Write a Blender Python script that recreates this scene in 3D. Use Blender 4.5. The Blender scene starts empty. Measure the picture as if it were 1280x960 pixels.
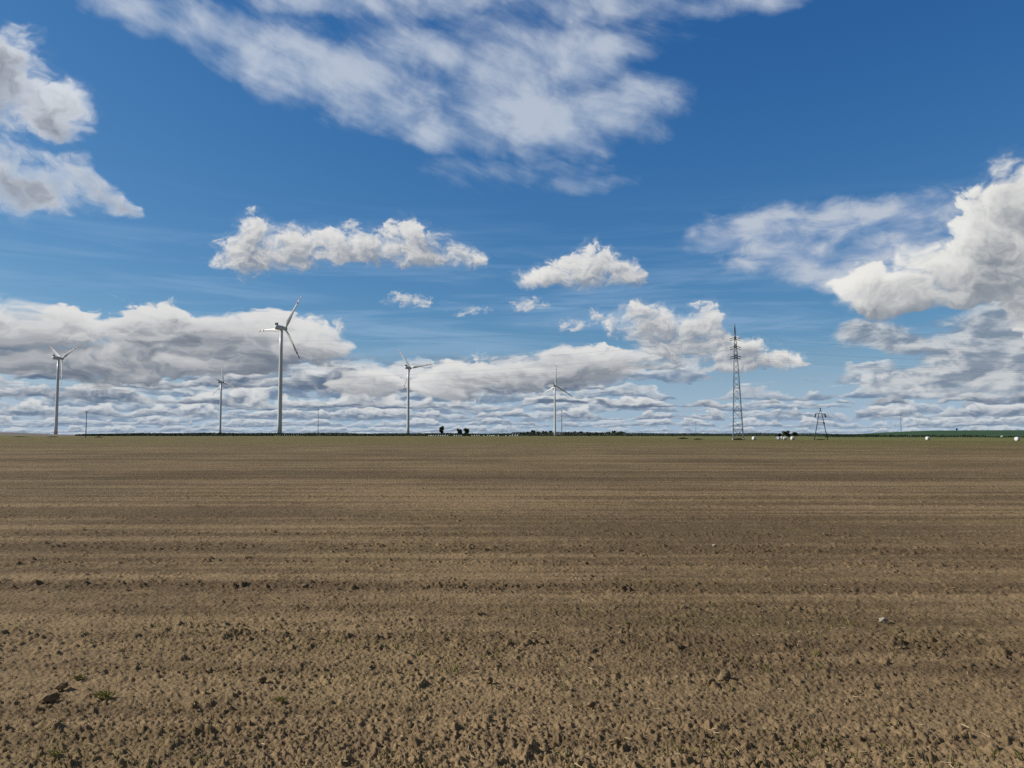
import bpy, bmesh, math, random
import numpy as np
from mathutils import Vector, Matrix

SC = bpy.context.scene
COL = SC.collection
R = math.radians

# ------------------------------------------------------------------ camera
F_PX, HOR = 985.0, 543.0            # focal length in photo pixels (1280 wide), row of the true horizon
PITCH = math.atan((HOR - 480.0) / F_PX)
CAM_H = 1.7
cam_d = bpy.data.cameras.new('camera')
cam_d.sensor_fit = 'HORIZONTAL'
cam_d.sensor_width = 36.0
cam_d.lens = 36.0 * F_PX / 1280.0
cam_d.clip_start = 0.05
cam_d.clip_end = 60000.0
cam = bpy.data.objects.new('camera', cam_d)
COL.objects.link(cam)
cam.location = (0, 0, CAM_H)
cam.rotation_euler = (math.pi / 2 + PITCH, 0, 0)
SC.camera = cam

SC.render.engine = 'CYCLES'
SC.render.resolution_x, SC.render.resolution_y = 1024, 768
SC.view_settings.view_transform = 'Standard'
SC.view_settings.look = 'None'
SC.view_settings.gamma = 1.0
SC.view_settings.use_curve_mapping = False
SC.view_settings.exposure = 0.0
SC.cycles.max_bounces = 4
SC.cycles.diffuse_bounces = 2
SC.cycles.use_adaptive_sampling = True
SC.cycles.adaptive_threshold = 0.007
SC.cycles.adaptive_min_samples = 24
SC.cycles.use_denoising = False

SUN_AZ, SUN_EL = -86.0, 32.0        # degrees right of the view direction, degrees up


def px_azel(px, py):
    x = (px - 640.0) / F_PX
    u = (480.0 - py) / F_PX
    c, s = math.cos(PITCH), math.sin(PITCH)
    fw, z = c - s * u, s + c * u
    return math.degrees(math.atan2(x, fw)), math.degrees(math.atan2(z, math.hypot(x, fw)))


def px_point(px, dist, z=0.0):
    """the ground point at depth dist seen in photo column px (at the horizon)"""
    return Vector(((px - 640.0) / F_PX * dist / math.cos(PITCH), dist, z))


# ------------------------------------------------------------------ node expressions
class Net:
    def __init__(self, tree):
        self.t = tree
        self.n = tree.nodes
        self.l = tree.links

    def new(self, kind, **kw):
        n = self.n.new(kind)
        for k, v in kw.items():
            setattr(n, k, v)
        return n

    def put(self, sock, v):
        if isinstance(v, X):
            self.l.new(v.s, sock)
        elif hasattr(v, 'is_linked'):
            self.l.new(v, sock)
        else:
            sock.default_value = v

    def m(self, op, a, b=None, c=None, clamp=False):
        n = self.new('ShaderNodeMath', operation=op, use_clamp=clamp)
        self.put(n.inputs[0], a)
        if b is not None:
            self.put(n.inputs[1], b)
        if c is not None:
            self.put(n.inputs[2], c)
        return X(self, n.outputs[0])

    def vm(self, op, a, b=None, c=None):
        n = self.new('ShaderNodeVectorMath', operation=op)
        self.put(n.inputs[0], a)
        if b is not None:
            self.put(n.inputs[1], b)
        if c is not None:
            self.put(n.inputs[2], c)
        out = n.outputs['Value'] if op in ('LENGTH', 'DOT_PRODUCT', 'DISTANCE') else n.outputs['Vector']
        return X(self, out)

    def sep(self, v):
        n = self.new('ShaderNodeSeparateXYZ')
        self.put(n.inputs[0], v)
        return [X(self, o) for o in n.outputs]

    def vec(self, x, y, z=0.0):
        n = self.new('ShaderNodeCombineXYZ')
        self.put(n.inputs[0], x)
        self.put(n.inputs[1], y)
        self.put(n.inputs[2], z)
        return X(self, n.outputs[0])

    def noise(self, v, scale=1.0, detail=4.0, rough=0.5, dist=0.0, lac=2.0, dim='2D', color=False):
        n = self.new('ShaderNodeTexNoise', noise_dimensions=dim)
        self.put(n.inputs['Vector'], v)
        self.put(n.inputs['Scale'], scale)
        self.put(n.inputs['Detail'], detail)
        self.put(n.inputs['Roughness'], rough)
        self.put(n.inputs['Lacunarity'], lac)
        self.put(n.inputs['Distortion'], dist)
        return X(self, n.outputs['Color' if color else 'Fac'])

    def voro(self, v, scale=1.0, detail=2.0, rough=0.5, lac=2.2, feature='F1', smooth=0.5, dim='2D', rand=1.0, out='Distance'):
        n = self.new('ShaderNodeTexVoronoi', voronoi_dimensions=dim, feature=feature)
        n.normalize = False
        self.put(n.inputs['Vector'], v)
        self.put(n.inputs['Scale'], scale)
        self.put(n.inputs['Detail'], detail)
        self.put(n.inputs['Roughness'], rough)
        self.put(n.inputs['Lacunarity'], lac)
        self.put(n.inputs['Randomness'], rand)
        if feature == 'SMOOTH_F1':
            self.put(n.inputs['Smoothness'], smooth)
        return X(self, n.outputs[out])

    def step(self, v, lo, hi, a=0.0, b=1.0):
        n = self.new('ShaderNodeMapRange', interpolation_type='SMOOTHSTEP')
        self.put(n.inputs['Value'], v)
        self.put(n.inputs['From Min'], lo)
        self.put(n.inputs['From Max'], hi)
        self.put(n.inputs['To Min'], a)
        self.put(n.inputs['To Max'], b)
        return X(self, n.outputs['Result'])

    def mix(self, f, a, b):
        n = self.new('ShaderNodeMix', data_type='RGBA')
        self.put(n.inputs[0], f)
        for sock, v in ((n.inputs[6], a), (n.inputs[7], b)):
            if not isinstance(v, X) and not hasattr(v, 'is_linked'):
                v = tuple(v) + ((1.0,) if len(v) == 3 else ())
            self.put(sock, v)
        return X(self, n.outputs[2])


class X:
    def __init__(self, net, s):
        self.g, self.s = net, s

    def __add__(self, o): return self.g.m('ADD', self, o)
    __radd__ = __add__
    def __sub__(self, o): return self.g.m('SUBTRACT', self, o)
    def __rsub__(self, o): return self.g.m('SUBTRACT', o, self)
    def __mul__(self, o): return self.g.m('MULTIPLY', self, o)
    __rmul__ = __mul__
    def __truediv__(self, o): return self.g.m('DIVIDE', self, o)
    def __rtruediv__(self, o): return self.g.m('DIVIDE', o, self)
    def max(self, o): return self.g.m('MAXIMUM', self, o)
    def min(self, o): return self.g.m('MINIMUM', self, o)
    def pow(self, o): return self.g.m('POWER', self, o)
    def clamp(self): return self.g.m('MULTIPLY', self, 1.0, clamp=True)


# ------------------------------------------------------------------ sky
world = bpy.data.worlds.new('World')
SC.world = world
world.use_nodes = True
world.cycles.sampling_method = 'MANUAL'
world.cycles.sample_map_resolution = 512
wt = world.node_tree
wt.nodes.clear()
g = Net(wt)
SKY_STRENGTH = 0.1


def c8(r, gg, b):
    """a display colour as world radiance (before the Background strength)"""
    lin = lambda c: (c / 255 / 12.92) if c <= 10 else ((c / 255 + 0.055) / 1.055) ** 2.4
    return tuple(lin(c) / SKY_STRENGTH for c in (r, gg, b))


tc = g.new('ShaderNodeTexCoord')
DIR = X(g, tc.outputs['Generated'])
dx, dy, dz = g.sep(DIR)
AZ = g.m('ARCTAN2', dx, dy) * (180 / math.pi)
EL = g.m('ARCSINE', dz) * (180 / math.pi)
P = g.vec(AZ, EL)

sky = g.new('ShaderNodeTexSky', sky_type='NISHITA')
sky.sun_disc = False
sky.sun_elevation = R(SUN_EL)
sky.sun_rotation = R(SUN_AZ)
sky.altitude = 100
sky.air_density = 1.0
sky.dust_density = 0.4
sky.ozone_density = 2.5

# a clearer, deeper blue than the bare sky model gives
sr, sg, sb = g.sep(sky.outputs[0])
SKYBASE = g.vec((sr * 0.1).pow(1.44) * 7.4, (sg * 0.1).pow(0.97) * 6.5, (sb * 0.1).pow(0.66) * 7.1)


def ell(px, py, rx, ry, k=1.0):
    """an ellipse given in photo pixels -> centre and inverse radii in degrees; k > 1 flattens its underside"""
    a, e = px_azel(px, py)
    a0, a1 = px_azel(px - rx, py)[0], px_azel(px + rx, py)[0]
    e0, e1 = px_azel(px, py + ry)[1], px_azel(px, py - ry)[1]
    return a, e, 2 / (a1 - a0), 2 / (e1 - e0), k


def blobs(P, items):
    """largest of 1 - d^2 over the ellipses"""
    best = None
    for it in items:
        a, e, sx, sy, k = ell(*it)
        q = g.vm('MULTIPLY_ADD', P, (sx, sy, 0), (-a * sx, -e * sy, 0))
        if k != 1.0:
            q = g.vm('MAXIMUM', q, g.vm('MULTIPLY', q, (-1, -k, 0)))
        d = g.vm('DOT_PRODUCT', q, q)
        if best is None:
            best = d
        else:
            n = g.m('SMOOTH_MIN', best, d, 0.35)
            best = n
    return 1.0 - best


def over(bottom, color, alpha):
    return g.mix(alpha, bottom, color)

# ------------------------------------------------------------------ clouds
LX, LY = -0.50, 0.86                # towards the sun, in (azimuth, elevation)


def cumulus(under, items, scale, amp, off, sharp=0.22, seed=0.0, white=(1, 1, 1), grey=(0, 0, 0), gain=1.0, core=0.35,
            stretch=1.25, lump=0.5, warp=0.5, cover=0.0, wisp=0.0, base_lit=0.6):
    Q0 = g.vm('MULTIPLY', P, (1 / stretch, 1.0, 1.0))
    w = g.noise(g.vm('ADD', Q0, (seed * 2, seed, 0)), scale * 0.5, 4.0, 0.6, color=True)
    w = g.vm('MULTIPLY_ADD', w, (1, 1, 0), (-0.5, -0.5, 0))
    w = g.vm('MULTIPLY', w, (warp * stretch * 3.2 / scale, warp * 2.0 / scale, 0))
    Pw0 = g.vm('ADD', P, w)

    def field(o, det):
        Pw = g.vm('ADD', Pw0, o) if o else Pw0
        S = blobs(Pw, items)
        N0 = g.vm('MULTIPLY_ADD', Pw, (1 / stretch, 1.0, 1.0), (seed, seed * 1.7, 0))
        v = g.voro(N0, scale * 1.5, min(det, 3.0), 0.6)
        f = g.noise(N0, scale, det, 0.58)
        n = (f - 0.5) * (3.0 * (1 - lump)) + (0.5 - v) * (lump * 1.1)
        return S.max(-1.5) + n * amp + cover

    H = field(None, 7.0)
    Ha = field((LX * off, LY * off, 0), 4.0)
    Hb = field((LX * off * 4.0, LY * off * 4.0, 0), 2.0)
    ragged = g.noise(g.vm('ADD', Q0, (seed + 9, seed, 0)), scale * 0.8, 1.0, 0.5)      # some edges firm, some torn to haze
    sh = g.step(ragged, 0.36, 0.62, sharp * 0.75, sharp * 2.2)
    a = g.step(H, sh * -0.12, sh)
    if wisp:
        a = a * (1 - wisp) + g.step(H, -0.45, sharp * 2.5) * wisp
    s1, s2 = (H - Ha) * (0.75 * gain), (H - Hb) * (0.40 * gain)
    s1 = s1 / (g.m('ABSOLUTE', s1) * 1.6 + 1.0)
    s2 = s2 / (g.m('ABSOLUTE', s2) * 1.6 + 1.0)
    lit = base_lit + s1 + s2 - g.step(H, 0.1, 1.6) * core
    col = g.mix(g.step(lit, -0.15, 1.15), grey, white)
    return over(under, col, a)


# --- high ice cloud: a long sheet fanning out from the upper left, with torn streaks
ang = R(-20)
ca, sa = math.cos(ang), math.sin(ang)
q = g.vec(g.vm('DOT_PRODUCT', P, (ca, sa, 0)), g.vm('DOT_PRODUCT', P, (-sa, ca, 0)))
wq = g.vm('MULTIPLY_ADD', g.noise(q, 0.09, 4.0, 0.55, color=True), (4.5, 3.4, 0), (-2.2, -1.9, 0))
Pc = g.vm('ADD', P, wq)
qw = g.vm('ADD', q, g.vm('MULTIPLY', wq, (0.5, 0.5, 0)))
st = g.noise(g.vm('MULTIPLY', qw, (0.10, 0.40, 1)), 1.0, 5.0, 0.52)
fl = g.noise(g.vm('MULTIPLY_ADD', qw, (0.22, 0.34, 0), (31, 7, 0)), 1.0, 8.0, 0.55, dist=0.15)
sheet = [(160, 8, 80, 26), (250, 40, 110, 38), (340, 75, 120, 44), (430, 105, 130, 48), (520, 135, 120, 58), (590, 152, 105, 50), (665, 152, 120, 58),
         (740, 148, 100, 54), (790, 132, 60, 46), (630, 85, 115, 56), (720, 66, 100, 44), (540, 60, 110, 40), (400, 0, 110, 26), (560, 0, 120, 30), (740, 0, 120, 34), (930, -6, 90, 34)]
S = blobs(Pc, sheet)
fib = g.noise(g.vm('MULTIPLY', qw, (0.30, 1.9, 1)), 1.0, 5.0, 0.6, dist=0.2)
Hc = S * 0.85 + (st - 0.5) * 1.6 + (fl - 0.5) * 1.5 + (fib - 0.5) * 0.35
al = g.step(Hc, -0.25, 1.15)
thin = [(640, 222, 110, 22), (715, 236, 70, 14), (600, 30, 300, 50)]
S2 = blobs(Pc, thin)
a2 = g.step(S2 * 0.6 + (st - 0.5) * 1.8 + (fl - 0.5) * 1.8 + (fib - 0.5) * 0.8, -0.2, 1.2) * 0.50
out = over(SKYBASE, g.mix(g.step(fl, 0.35, 0.65), c8(176, 190, 209), c8(204, 212, 222)), al.max(a2) * 0.73)
# --- a thin veil low in the sky, and milky air near the horizon
st2 = g.noise(g.vm('MULTIPLY', P, (0.06, 0.7, 1)), 1.0, 5.0, 0.6, dist=0.3)
veil = g.step(st2, 0.42, 0.75) * g.step(EL, 2.0, 7.0) * g.step(EL, 18.0, 8.0) * 0.30
out = over(out, c8(176, 200, 226), veil)
# --- mid-level torn sheet right of centre
mid = [(960, 285, 110, 36), (1080, 275, 100, 30), (1010, 325, 110, 34), (900, 295, 60, 30), (1060, 345, 70, 30), (1140, 268, 60, 26), (1120, 320, 80, 50)]
S = blobs(Pc, mid)
fm = g.noise(g.vm('MULTIPLY', P, (0.42, 0.85, 1)), 0.75, 7.0, 0.56, dist=0.25)
am = g.step(S * 0.8 + (fm - 0.5) * 2.0, -0.25, 1.0) * 0.82
out = over(out, g.mix(g.step(fm, 0.38, 0.7), c8(158, 174, 200), c8(198, 204, 213)), am)

# --- far stratocumulus, row behind row, the rows thinner towards the horizon
out = over(out, c8(162, 188, 212), g.step(EL, 7.5, -0.3) * 0.80)


def strato(under, scale, stretch, lo, hi, fade, cov, off, seed, white, grey, opac=1.0, extra=None, soft=0.36):
    S0 = g.vec(AZ / stretch + seed, EL + seed * 0.37)
    w = g.vm('MULTIPLY_ADD', g.noise(S0, scale * 0.6, 3.0, 0.6, color=True), (0.9 / scale, 0.6 / scale, 0), (-0.45 / scale, -0.3 / scale, 0))
    S1 = g.vm('ADD', S0, w)

    def f(dy, det):
        v = g.vm('ADD', S1, (-0.4 * dy / stretch, dy, 0)) if dy else S1
        n = g.noise(v, scale, det, 0.52)
        vo = g.voro(v, scale * 2.2, min(det, 2.0), 0.5)
        return n + (0.45 - vo) * 0.26

    h0, h1, h2 = f(0, 6.0), f(off, 4.0), f(off * 2.6, 2.0)
    env = g.step(EL, lo - fade, lo) * g.step(EL, hi + fade, hi)
    bias = cov if extra is None else extra + cov
    d = h0 - 0.5 + bias - (1.0 - env) * 0.6
    a = g.step(d, 0.0, soft)
    sl = (h0 - h1) * 2.6 + (h0 - h2) * 2.8
    sl = sl / (g.m('ABSOLUTE', sl) * 1.1 + 1.0)
    lit = 0.50 + sl - g.step(d, 0.05, 0.40) * 0.22
    return over(under, g.mix(g.step(lit, -0.1, 1.05), grey, white), a * opac)


def rows(under, ratio, seed, low, high, cov, white, grey, opac, aspect, extra=None):
    """flat-based cloud rows, one behind the other, shrinking towards the horizon"""
    wv = g.noise(g.vec(AZ * 0.16 + seed, EL * 0.5 + seed), 1.0, 4.0, 0.6)
    E = (EL.max(-0.3) + 0.85) * ((wv - 0.5) * 0.55 + 1.0)
    v = g.m('LOGARITHM', E, ratio) + seed * 0.37
    row = g.m('FLOOR', v)
    t = v - row
    size = g.m('POWER', ratio, row - seed * 0.37)
    nx = AZ / size
    lift = t * (ratio - 1.0)
    w = g.noise(g.vec(nx * 2.2 + seed, lift * 2.2, row * 3.7), 1.0, 2.0, 0.5, dim='3D', color=True)
    q = g.vm('ADD', g.vec(nx, lift * 1.5, row * 5.3 + seed), g.vm('MULTIPLY_ADD', w, (0.30, 0.22, 0), (-0.15, -0.11, 0)))
    prof = g.noise(g.vec(nx / aspect + row * 9.1, row * 2.3 + seed), 1.0, 2.0, 0.5)
    fine = g.noise(g.vm('MULTIPLY', q, (1.3, 2.2, 1)), 1.0, 5.0, 0.58, dim='3D')
    up = g.noise(g.vm('MULTIPLY_ADD', q, (1.3, 2.2, 1), (-0.10, 0.26, 0)), 1.0, 3.0, 0.58, dim='3D')
    top = (prof - 0.5) * 3.4 + cov + (fine - 0.5) * 2.2
    if extra is not None:
        top = top + extra
    D = top - t
    a = g.step(D, -0.04, 0.24) * g.step(t, -0.01, 0.12, 0.30, 1.0)
    lit = t * 0.85 + 0.05 + (fine - up) * 2.3 + g.step(D, 0.7, 0.0) * 0.25
    env = g.step(EL, low - 0.45, low) * g.step(EL, high + 1.0, high)
    pale = g.step(EL, 2.6, -0.2) * 0.40           # far rows lose contrast in the air
    col = g.mix(g.step(lit, -0.05, 1.05), grey, white)
    return over(under, g.mix(pale, col, c8(162, 182, 202)), a * env * opac)


leftfill = g.step(AZ, 9.0, -6.0, 0.08, 0.42)
rightgap = g.step(AZ, 9.0, 15.0, 0.0, -0.5) * g.step(EL, 1.6, 3.0) + g.step(AZ, 24.0, 30.0, 0.0, 0.4)
SG, SW = c8(104, 124, 148), c8(208, 211, 214)
out = rows(out, 1.36, 3.0, -0.1, 5.0, 0.62, c8(204, 210, 215), c8(112, 133, 158), 0.92, 1.5, rightgap + leftfill)
out = rows(out, 1.42, 8.3, 0.1, 4.6, 0.42, c8(216, 218, 219), c8(94, 112, 136), 0.97, 1.6, rightgap + leftfill)

# --- the banks and heaps of cumulus
bank = [(30, 415, 130, 48, 1.1), (190, 410, 110, 50, 1.1), (290, 428, 95, 44, 1.1), (360, 432, 50, 34, 1.3), (80, 452, 200, 30, 1.0), (240, 458, 120, 20, 1.0),
        (640, 470, 110, 34, 1.1), (745, 458, 80, 38, 1.1), (450, 480, 70, 24, 1.2), (570, 488, 90, 24, 1.1)]
out = cumulus(out, bank, 0.34, 1.15, 0.6, sharp=0.34, seed=5.0, white=c8(222, 222, 221), grey=c8(96, 109, 127), core=0.55, stretch=2.0, gain=1.0, cover=0.15, base_lit=0.56)
heaps = [(5, 110, 72, 72, 1.0), (82, 138, 48, 44, 1.1), (0, 224, 70, 46, 1.2), (92, 232, 50, 44, 1.4), (60, 240, 60, 34, 1.2), (132, 256, 30, 20, 1.3)]
out = cumulus(out, heaps, 0.30, 1.1, 0.45, sharp=0.55, seed=57.0, white=c8(228, 231, 234), grey=c8(116, 126, 144), core=1.15, gain=0.55, wisp=0.35, base_lit=0.98, cover=0.18)
right = [(1300, 285, 110, 92, 1.25), (1215, 300, 64, 56, 1.2), (1175, 340, 70, 44, 1.2), (1240, 345, 120, 50, 1.5), (1120, 370, 80, 34, 1.5), (1075, 365, 40, 32, 1.4), (1200, 372, 60, 26, 1.5),
         (1290, 390, 60, 50, 1.1)]
lowhaze = blobs(Pc, [(1245, 455, 110, 62), (1290, 415, 90, 60), (1170, 492, 100, 26), (1095, 428, 70, 22), (1150, 440, 60, 18)])
fh = g.noise(g.vm('MULTIPLY_ADD', P, (0.35, 0.85, 1), (4, 9, 0)), 1.0, 6.0, 0.55, dist=0.2)
fu = g.noise(g.vm('MULTIPLY_ADD', P, (0.35, 0.85, 1), (3.8, 9.35, 0)), 1.0, 3.0, 0.55, dist=0.2)
out = over(out, g.mix(g.step((fh - fu) * 3.0 + 0.42, 0.0, 1.0), c8(126, 140, 158), c8(200, 204, 207)), g.step(lowhaze + (fh - 0.5) * 1.8, -0.15, 0.75) * 0.92)
out = cumulus(out, right, 0.33, 0.95, 0.5, sharp=0.34, seed=41.0, white=c8(236, 235, 230), grey=c8(124, 133, 146), core=0.45, stretch=1.3, wisp=0.2, cover=0.24, base_lit=0.58)
small = [(318, 312, 42, 48, 1.1), (300, 332, 36, 18, 1.6), (370, 312, 54, 32, 1.3), (440, 312, 58, 32, 1.4), (515, 312, 52, 40, 1.5), (575, 324, 32, 20, 1.4),
         (735, 338, 48, 36, 1.5), (685, 350, 42, 18, 1.3), (775, 345, 32, 20, 1.3),          (812, 412, 52, 36, 1.6), (868, 412, 42, 32, 1.6), (800, 394, 26, 22, 1.4), (900, 436, 70, 22, 1.1), (970, 454, 50, 16, 1.3), (935, 458, 64, 14, 1.3), (850, 438, 50, 18, 1.2)]
out = cumulus(out, small, 0.52, 1.0, 0.34, sharp=0.40, seed=29.0, white=c8(234, 232, 228), grey=c8(124, 135, 151), core=0.45, wisp=0.3, cover=0.12, base_lit=0.55)

tiny = [(508, 376, 32, 14, 1.2), (588, 389, 28, 9, 1.2), (662, 382, 28, 11, 1.2), (715, 408, 36, 10, 1.2), (748, 392, 14, 14, 1.0), (440, 284, 14, 10, 1.0), (425, 410, 12, 14, 1.0), (1145, 488, 22, 8, 1.4), (1100, 470, 60, 7, 1.0)]
out = cumulus(out, tiny, 1.25, 1.5, 0.18, sharp=0.7, seed=71.0, white=c8(214, 215, 216), grey=c8(150, 164, 182), core=0.3, wisp=0.45, stretch=1.5)

far = g.new('ShaderNodeBackground')     # unseen sky outside the view: made-up dim grey over the blue, tuned for shadow fill
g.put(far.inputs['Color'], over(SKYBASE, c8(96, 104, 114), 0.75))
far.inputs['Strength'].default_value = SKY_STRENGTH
bg = g.new('ShaderNodeBackground')
g.put(bg.inputs['Color'], out)
bg.inputs['Strength'].default_value = SKY_STRENGTH
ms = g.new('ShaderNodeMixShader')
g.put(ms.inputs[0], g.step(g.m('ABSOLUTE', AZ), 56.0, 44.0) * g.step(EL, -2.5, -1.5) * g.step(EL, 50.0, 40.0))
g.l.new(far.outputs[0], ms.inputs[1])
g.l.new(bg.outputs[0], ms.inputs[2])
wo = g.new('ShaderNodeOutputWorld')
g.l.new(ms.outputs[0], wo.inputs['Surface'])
# ------------------------------------------------------------------ sun
sun_d = bpy.data.lights.new('sun', 'SUN')
sun_d.energy = 4.6
sun_d.angle = R(0.53)
sun_d.color = (1.0, 0.95, 0.87)
sun = bpy.data.objects.new('sun', sun_d)
COL.objects.link(sun)
sv = Vector((math.sin(R(SUN_AZ)) * math.cos(R(SUN_EL)), math.cos(R(SUN_AZ)) * math.cos(R(SUN_EL)), math.sin(R(SUN_EL))))
sun.rotation_euler = sv.to_track_quat('Z', 'Y').to_euler()
sun.location = sv * 200


# ------------------------------------------------------------------ small helpers
def px_ground(px, py):
    """where the ray of a photo pixel meets the flat field"""
    a, e = px_azel(px, py)
    d = CAM_H / math.tan(R(-e))
    return Vector((math.sin(R(a)) * d, math.cos(R(a)) * d, 0.0))


def tag(o, label=None, cat=None, group=None, kind=None):
    for k, v in (('label', label), ('category', cat), ('group', group), ('kind', kind)):
        if v:
            o[k] = v
    return o


def empty(name, loc=(0, 0, 0), rz=0.0):
    o = bpy.data.objects.new(name, None)
    o.empty_display_size = 0.5
    COL.objects.link(o)
    o.location = loc
    o.rotation_euler = (0, 0, rz)
    return o


def copy_tree(o, parent=None):
    c = o.copy()
    COL.objects.link(c)
    c.parent = parent
    for ch in list(o.children):
        copy_tree(ch, c)
    return c


class MB:
    """collects shapes and links them as one mesh object"""
    def __init__(self):
        self.v, self.f, self.s = [], [], []

    def add(self, verts, faces, smooth=False):
        b = len(self.v)
        self.v += [tuple(p) for p in verts]
        self.f += [tuple(i + b for i in f) for f in faces]
        self.s += [smooth] * len(faces)

    def bar(self, p, q, t, t2=None):
        p, q = Vector(p), Vector(q)
        d = (q - p).normalized()
        u = d.orthogonal().normalized()
        w = d.cross(u)
        t2 = t if t2 is None else t2
        c = [p + (u * a + w * b) * t / 2 for a, b in ((-1, -1), (1, -1), (1, 1), (-1, 1))]
        c += [q + (u * a + w * b) * t2 / 2 for a, b in ((-1, -1), (1, -1), (1, 1), (-1, 1))]
        self.add(c, [(3, 2, 1, 0), (4, 5, 6, 7), (0, 1, 5, 4), (1, 2, 6, 5), (2, 3, 7, 6), (3, 0, 4, 7)])

    def box(self, c, s):
        x, y, z = c
        a, b, h = s[0] / 2, s[1] / 2, s[2] / 2
        v = [(x + i * a, y + j * b, z + k * h) for k in (-1, 1) for i, j in ((-1, -1), (1, -1), (1, 1), (-1, 1))]
        self.add(v, [(3, 2, 1, 0), (4, 5, 6, 7), (0, 1, 5, 4), (1, 2, 6, 5), (2, 3, 7, 6), (3, 0, 4, 7)])

    def tube(self, pts, rad, n=10, cap=True, smooth=True):
        pts = [Vector(p) for p in pts]
        vs, fs = [], []
        for i, p in enumerate(pts):
            d = (pts[min(i + 1, len(pts) - 1)] - pts[max(i - 1, 0)]).normalized()
            ref = Vector((0, 0, 1)) if abs(d.z) < 0.9 else Vector((0, 1, 0))
            u = d.cross(ref).normalized()
            w = u.cross(d)
            for k in range(n):
                t = 2 * math.pi * k / n
                vs.append(p + (u * math.cos(t) + w * math.sin(t)) * rad[i])
        for i in range(len(pts) - 1):
            for k in range(n):
                fs.append((i * n + k, i * n + (k + 1) % n, (i + 1) * n + (k + 1) % n, (i + 1) * n + k))
        self.add(vs, fs, smooth)
        if cap:
            b = len(self.v) - len(vs)
            self.f += [tuple(b + k for k in reversed(range(n))), tuple(b + (len(pts) - 1) * n + k for k in range(n))]
            self.s += [False, False]

    def build(self, name, mat, parent=None):
        me = bpy.data.meshes.new(name)
        me.from_pydata(self.v, [], self.f)
        me.polygons.foreach_set('use_smooth', self.s)
        bm = bmesh.new()
        bm.from_mesh(me)
        bmesh.ops.recalc_face_normals(bm, faces=bm.faces)
        bm.to_mesh(me)
        bm.free()
        me.materials.append(mat)
        o = bpy.data.objects.new(name, me)
        COL.objects.link(o)
        o.parent = parent
        return o


def material(name, col, rough=0.6, vary=0.0, scale=2.0, metal=0.0, bump=0.0, col2=None, spec=0.5):
    m = bpy.data.materials.new(name)
    m.use_nodes = True
    t = m.node_tree
    t.nodes.clear()
    n = Net(t)
    b = n.new('ShaderNodeBsdfPrincipled')
    b.inputs['Roughness'].default_value = rough
    b.inputs['Metallic'].default_value = metal
    b.inputs['Specular IOR Level'].default_value = spec
    oc = n.new('ShaderNodeTexCoord').outputs['Object']
    f = n.noise(oc, scale, 4.0, 0.6, dim='3D')
    c2 = col2 if col2 is not None else tuple(c * (1 - vary) for c in col)
    c1 = tuple(min(1.0, c * (1 + vary)) for c in col) if col2 is None else col
    n.put(b.inputs['Base Color'], n.mix(n.step(f, 0.35, 0.65), c1, c2))
    if bump:
        bn = n.new('ShaderNodeBump')
        bn.inputs['Strength'].default_value = bump
        n.put(bn.inputs['Height'], f)
        n.l.new(bn.outputs[0], b.inputs['Normal'])
    o = n.new('ShaderNodeOutputMaterial')
    n.l.new(b.outputs[0], o.inputs[0])
    return m


# ------------------------------------------------------------------ ground
rng = np.random.default_rng(7)
random.seed(7)


def hill_z(x, y):
    """far relief: a low ploughed rise on the left, a broad green rise on the right"""
    d = np.hypot(x, y)
    px = 640 + F_PX * x / np.maximum(y, 1.0)
    sm = lambda t: np.clip(t, 0, 1) ** 2 * (3 - 2 * np.clip(t, 0, 1))
    zl = 5.0 * sm((d - 650) / 500) * sm((150 - px) / 190) * sm((2600 - d) / 900)
    zr = 7.6 * sm((d - 520) / 1000) * sm((px - 1000) / 175) * sm((4500 - d) / 2000)
    zr = zr * (1 + 0.10 * np.sin(px * 0.011 + 0.5))
    return zl + zr


NT, TS = 2048, 8.2                   # a periodic patch of tilled soil: size in cells and metres
CELL = TS / NT


def noise_tile(beta, lo=1, seed=0):
    r = np.random.default_rng(seed)
    fx = np.fft.fftfreq(NT, 1 / NT)[:, None]
    fy = np.fft.rfftfreq(NT, 1 / NT)[None, :]
    k = np.hypot(fx, fy)
    amp = np.where(k >= lo, np.maximum(k, 1e-6) ** (-beta), 0)
    sp = amp * np.exp(2j * np.pi * r.random(amp.shape))
    h = np.fft.irfft2(sp, (NT, NT))
    return (h / h.std()).astype(np.float32)


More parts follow.
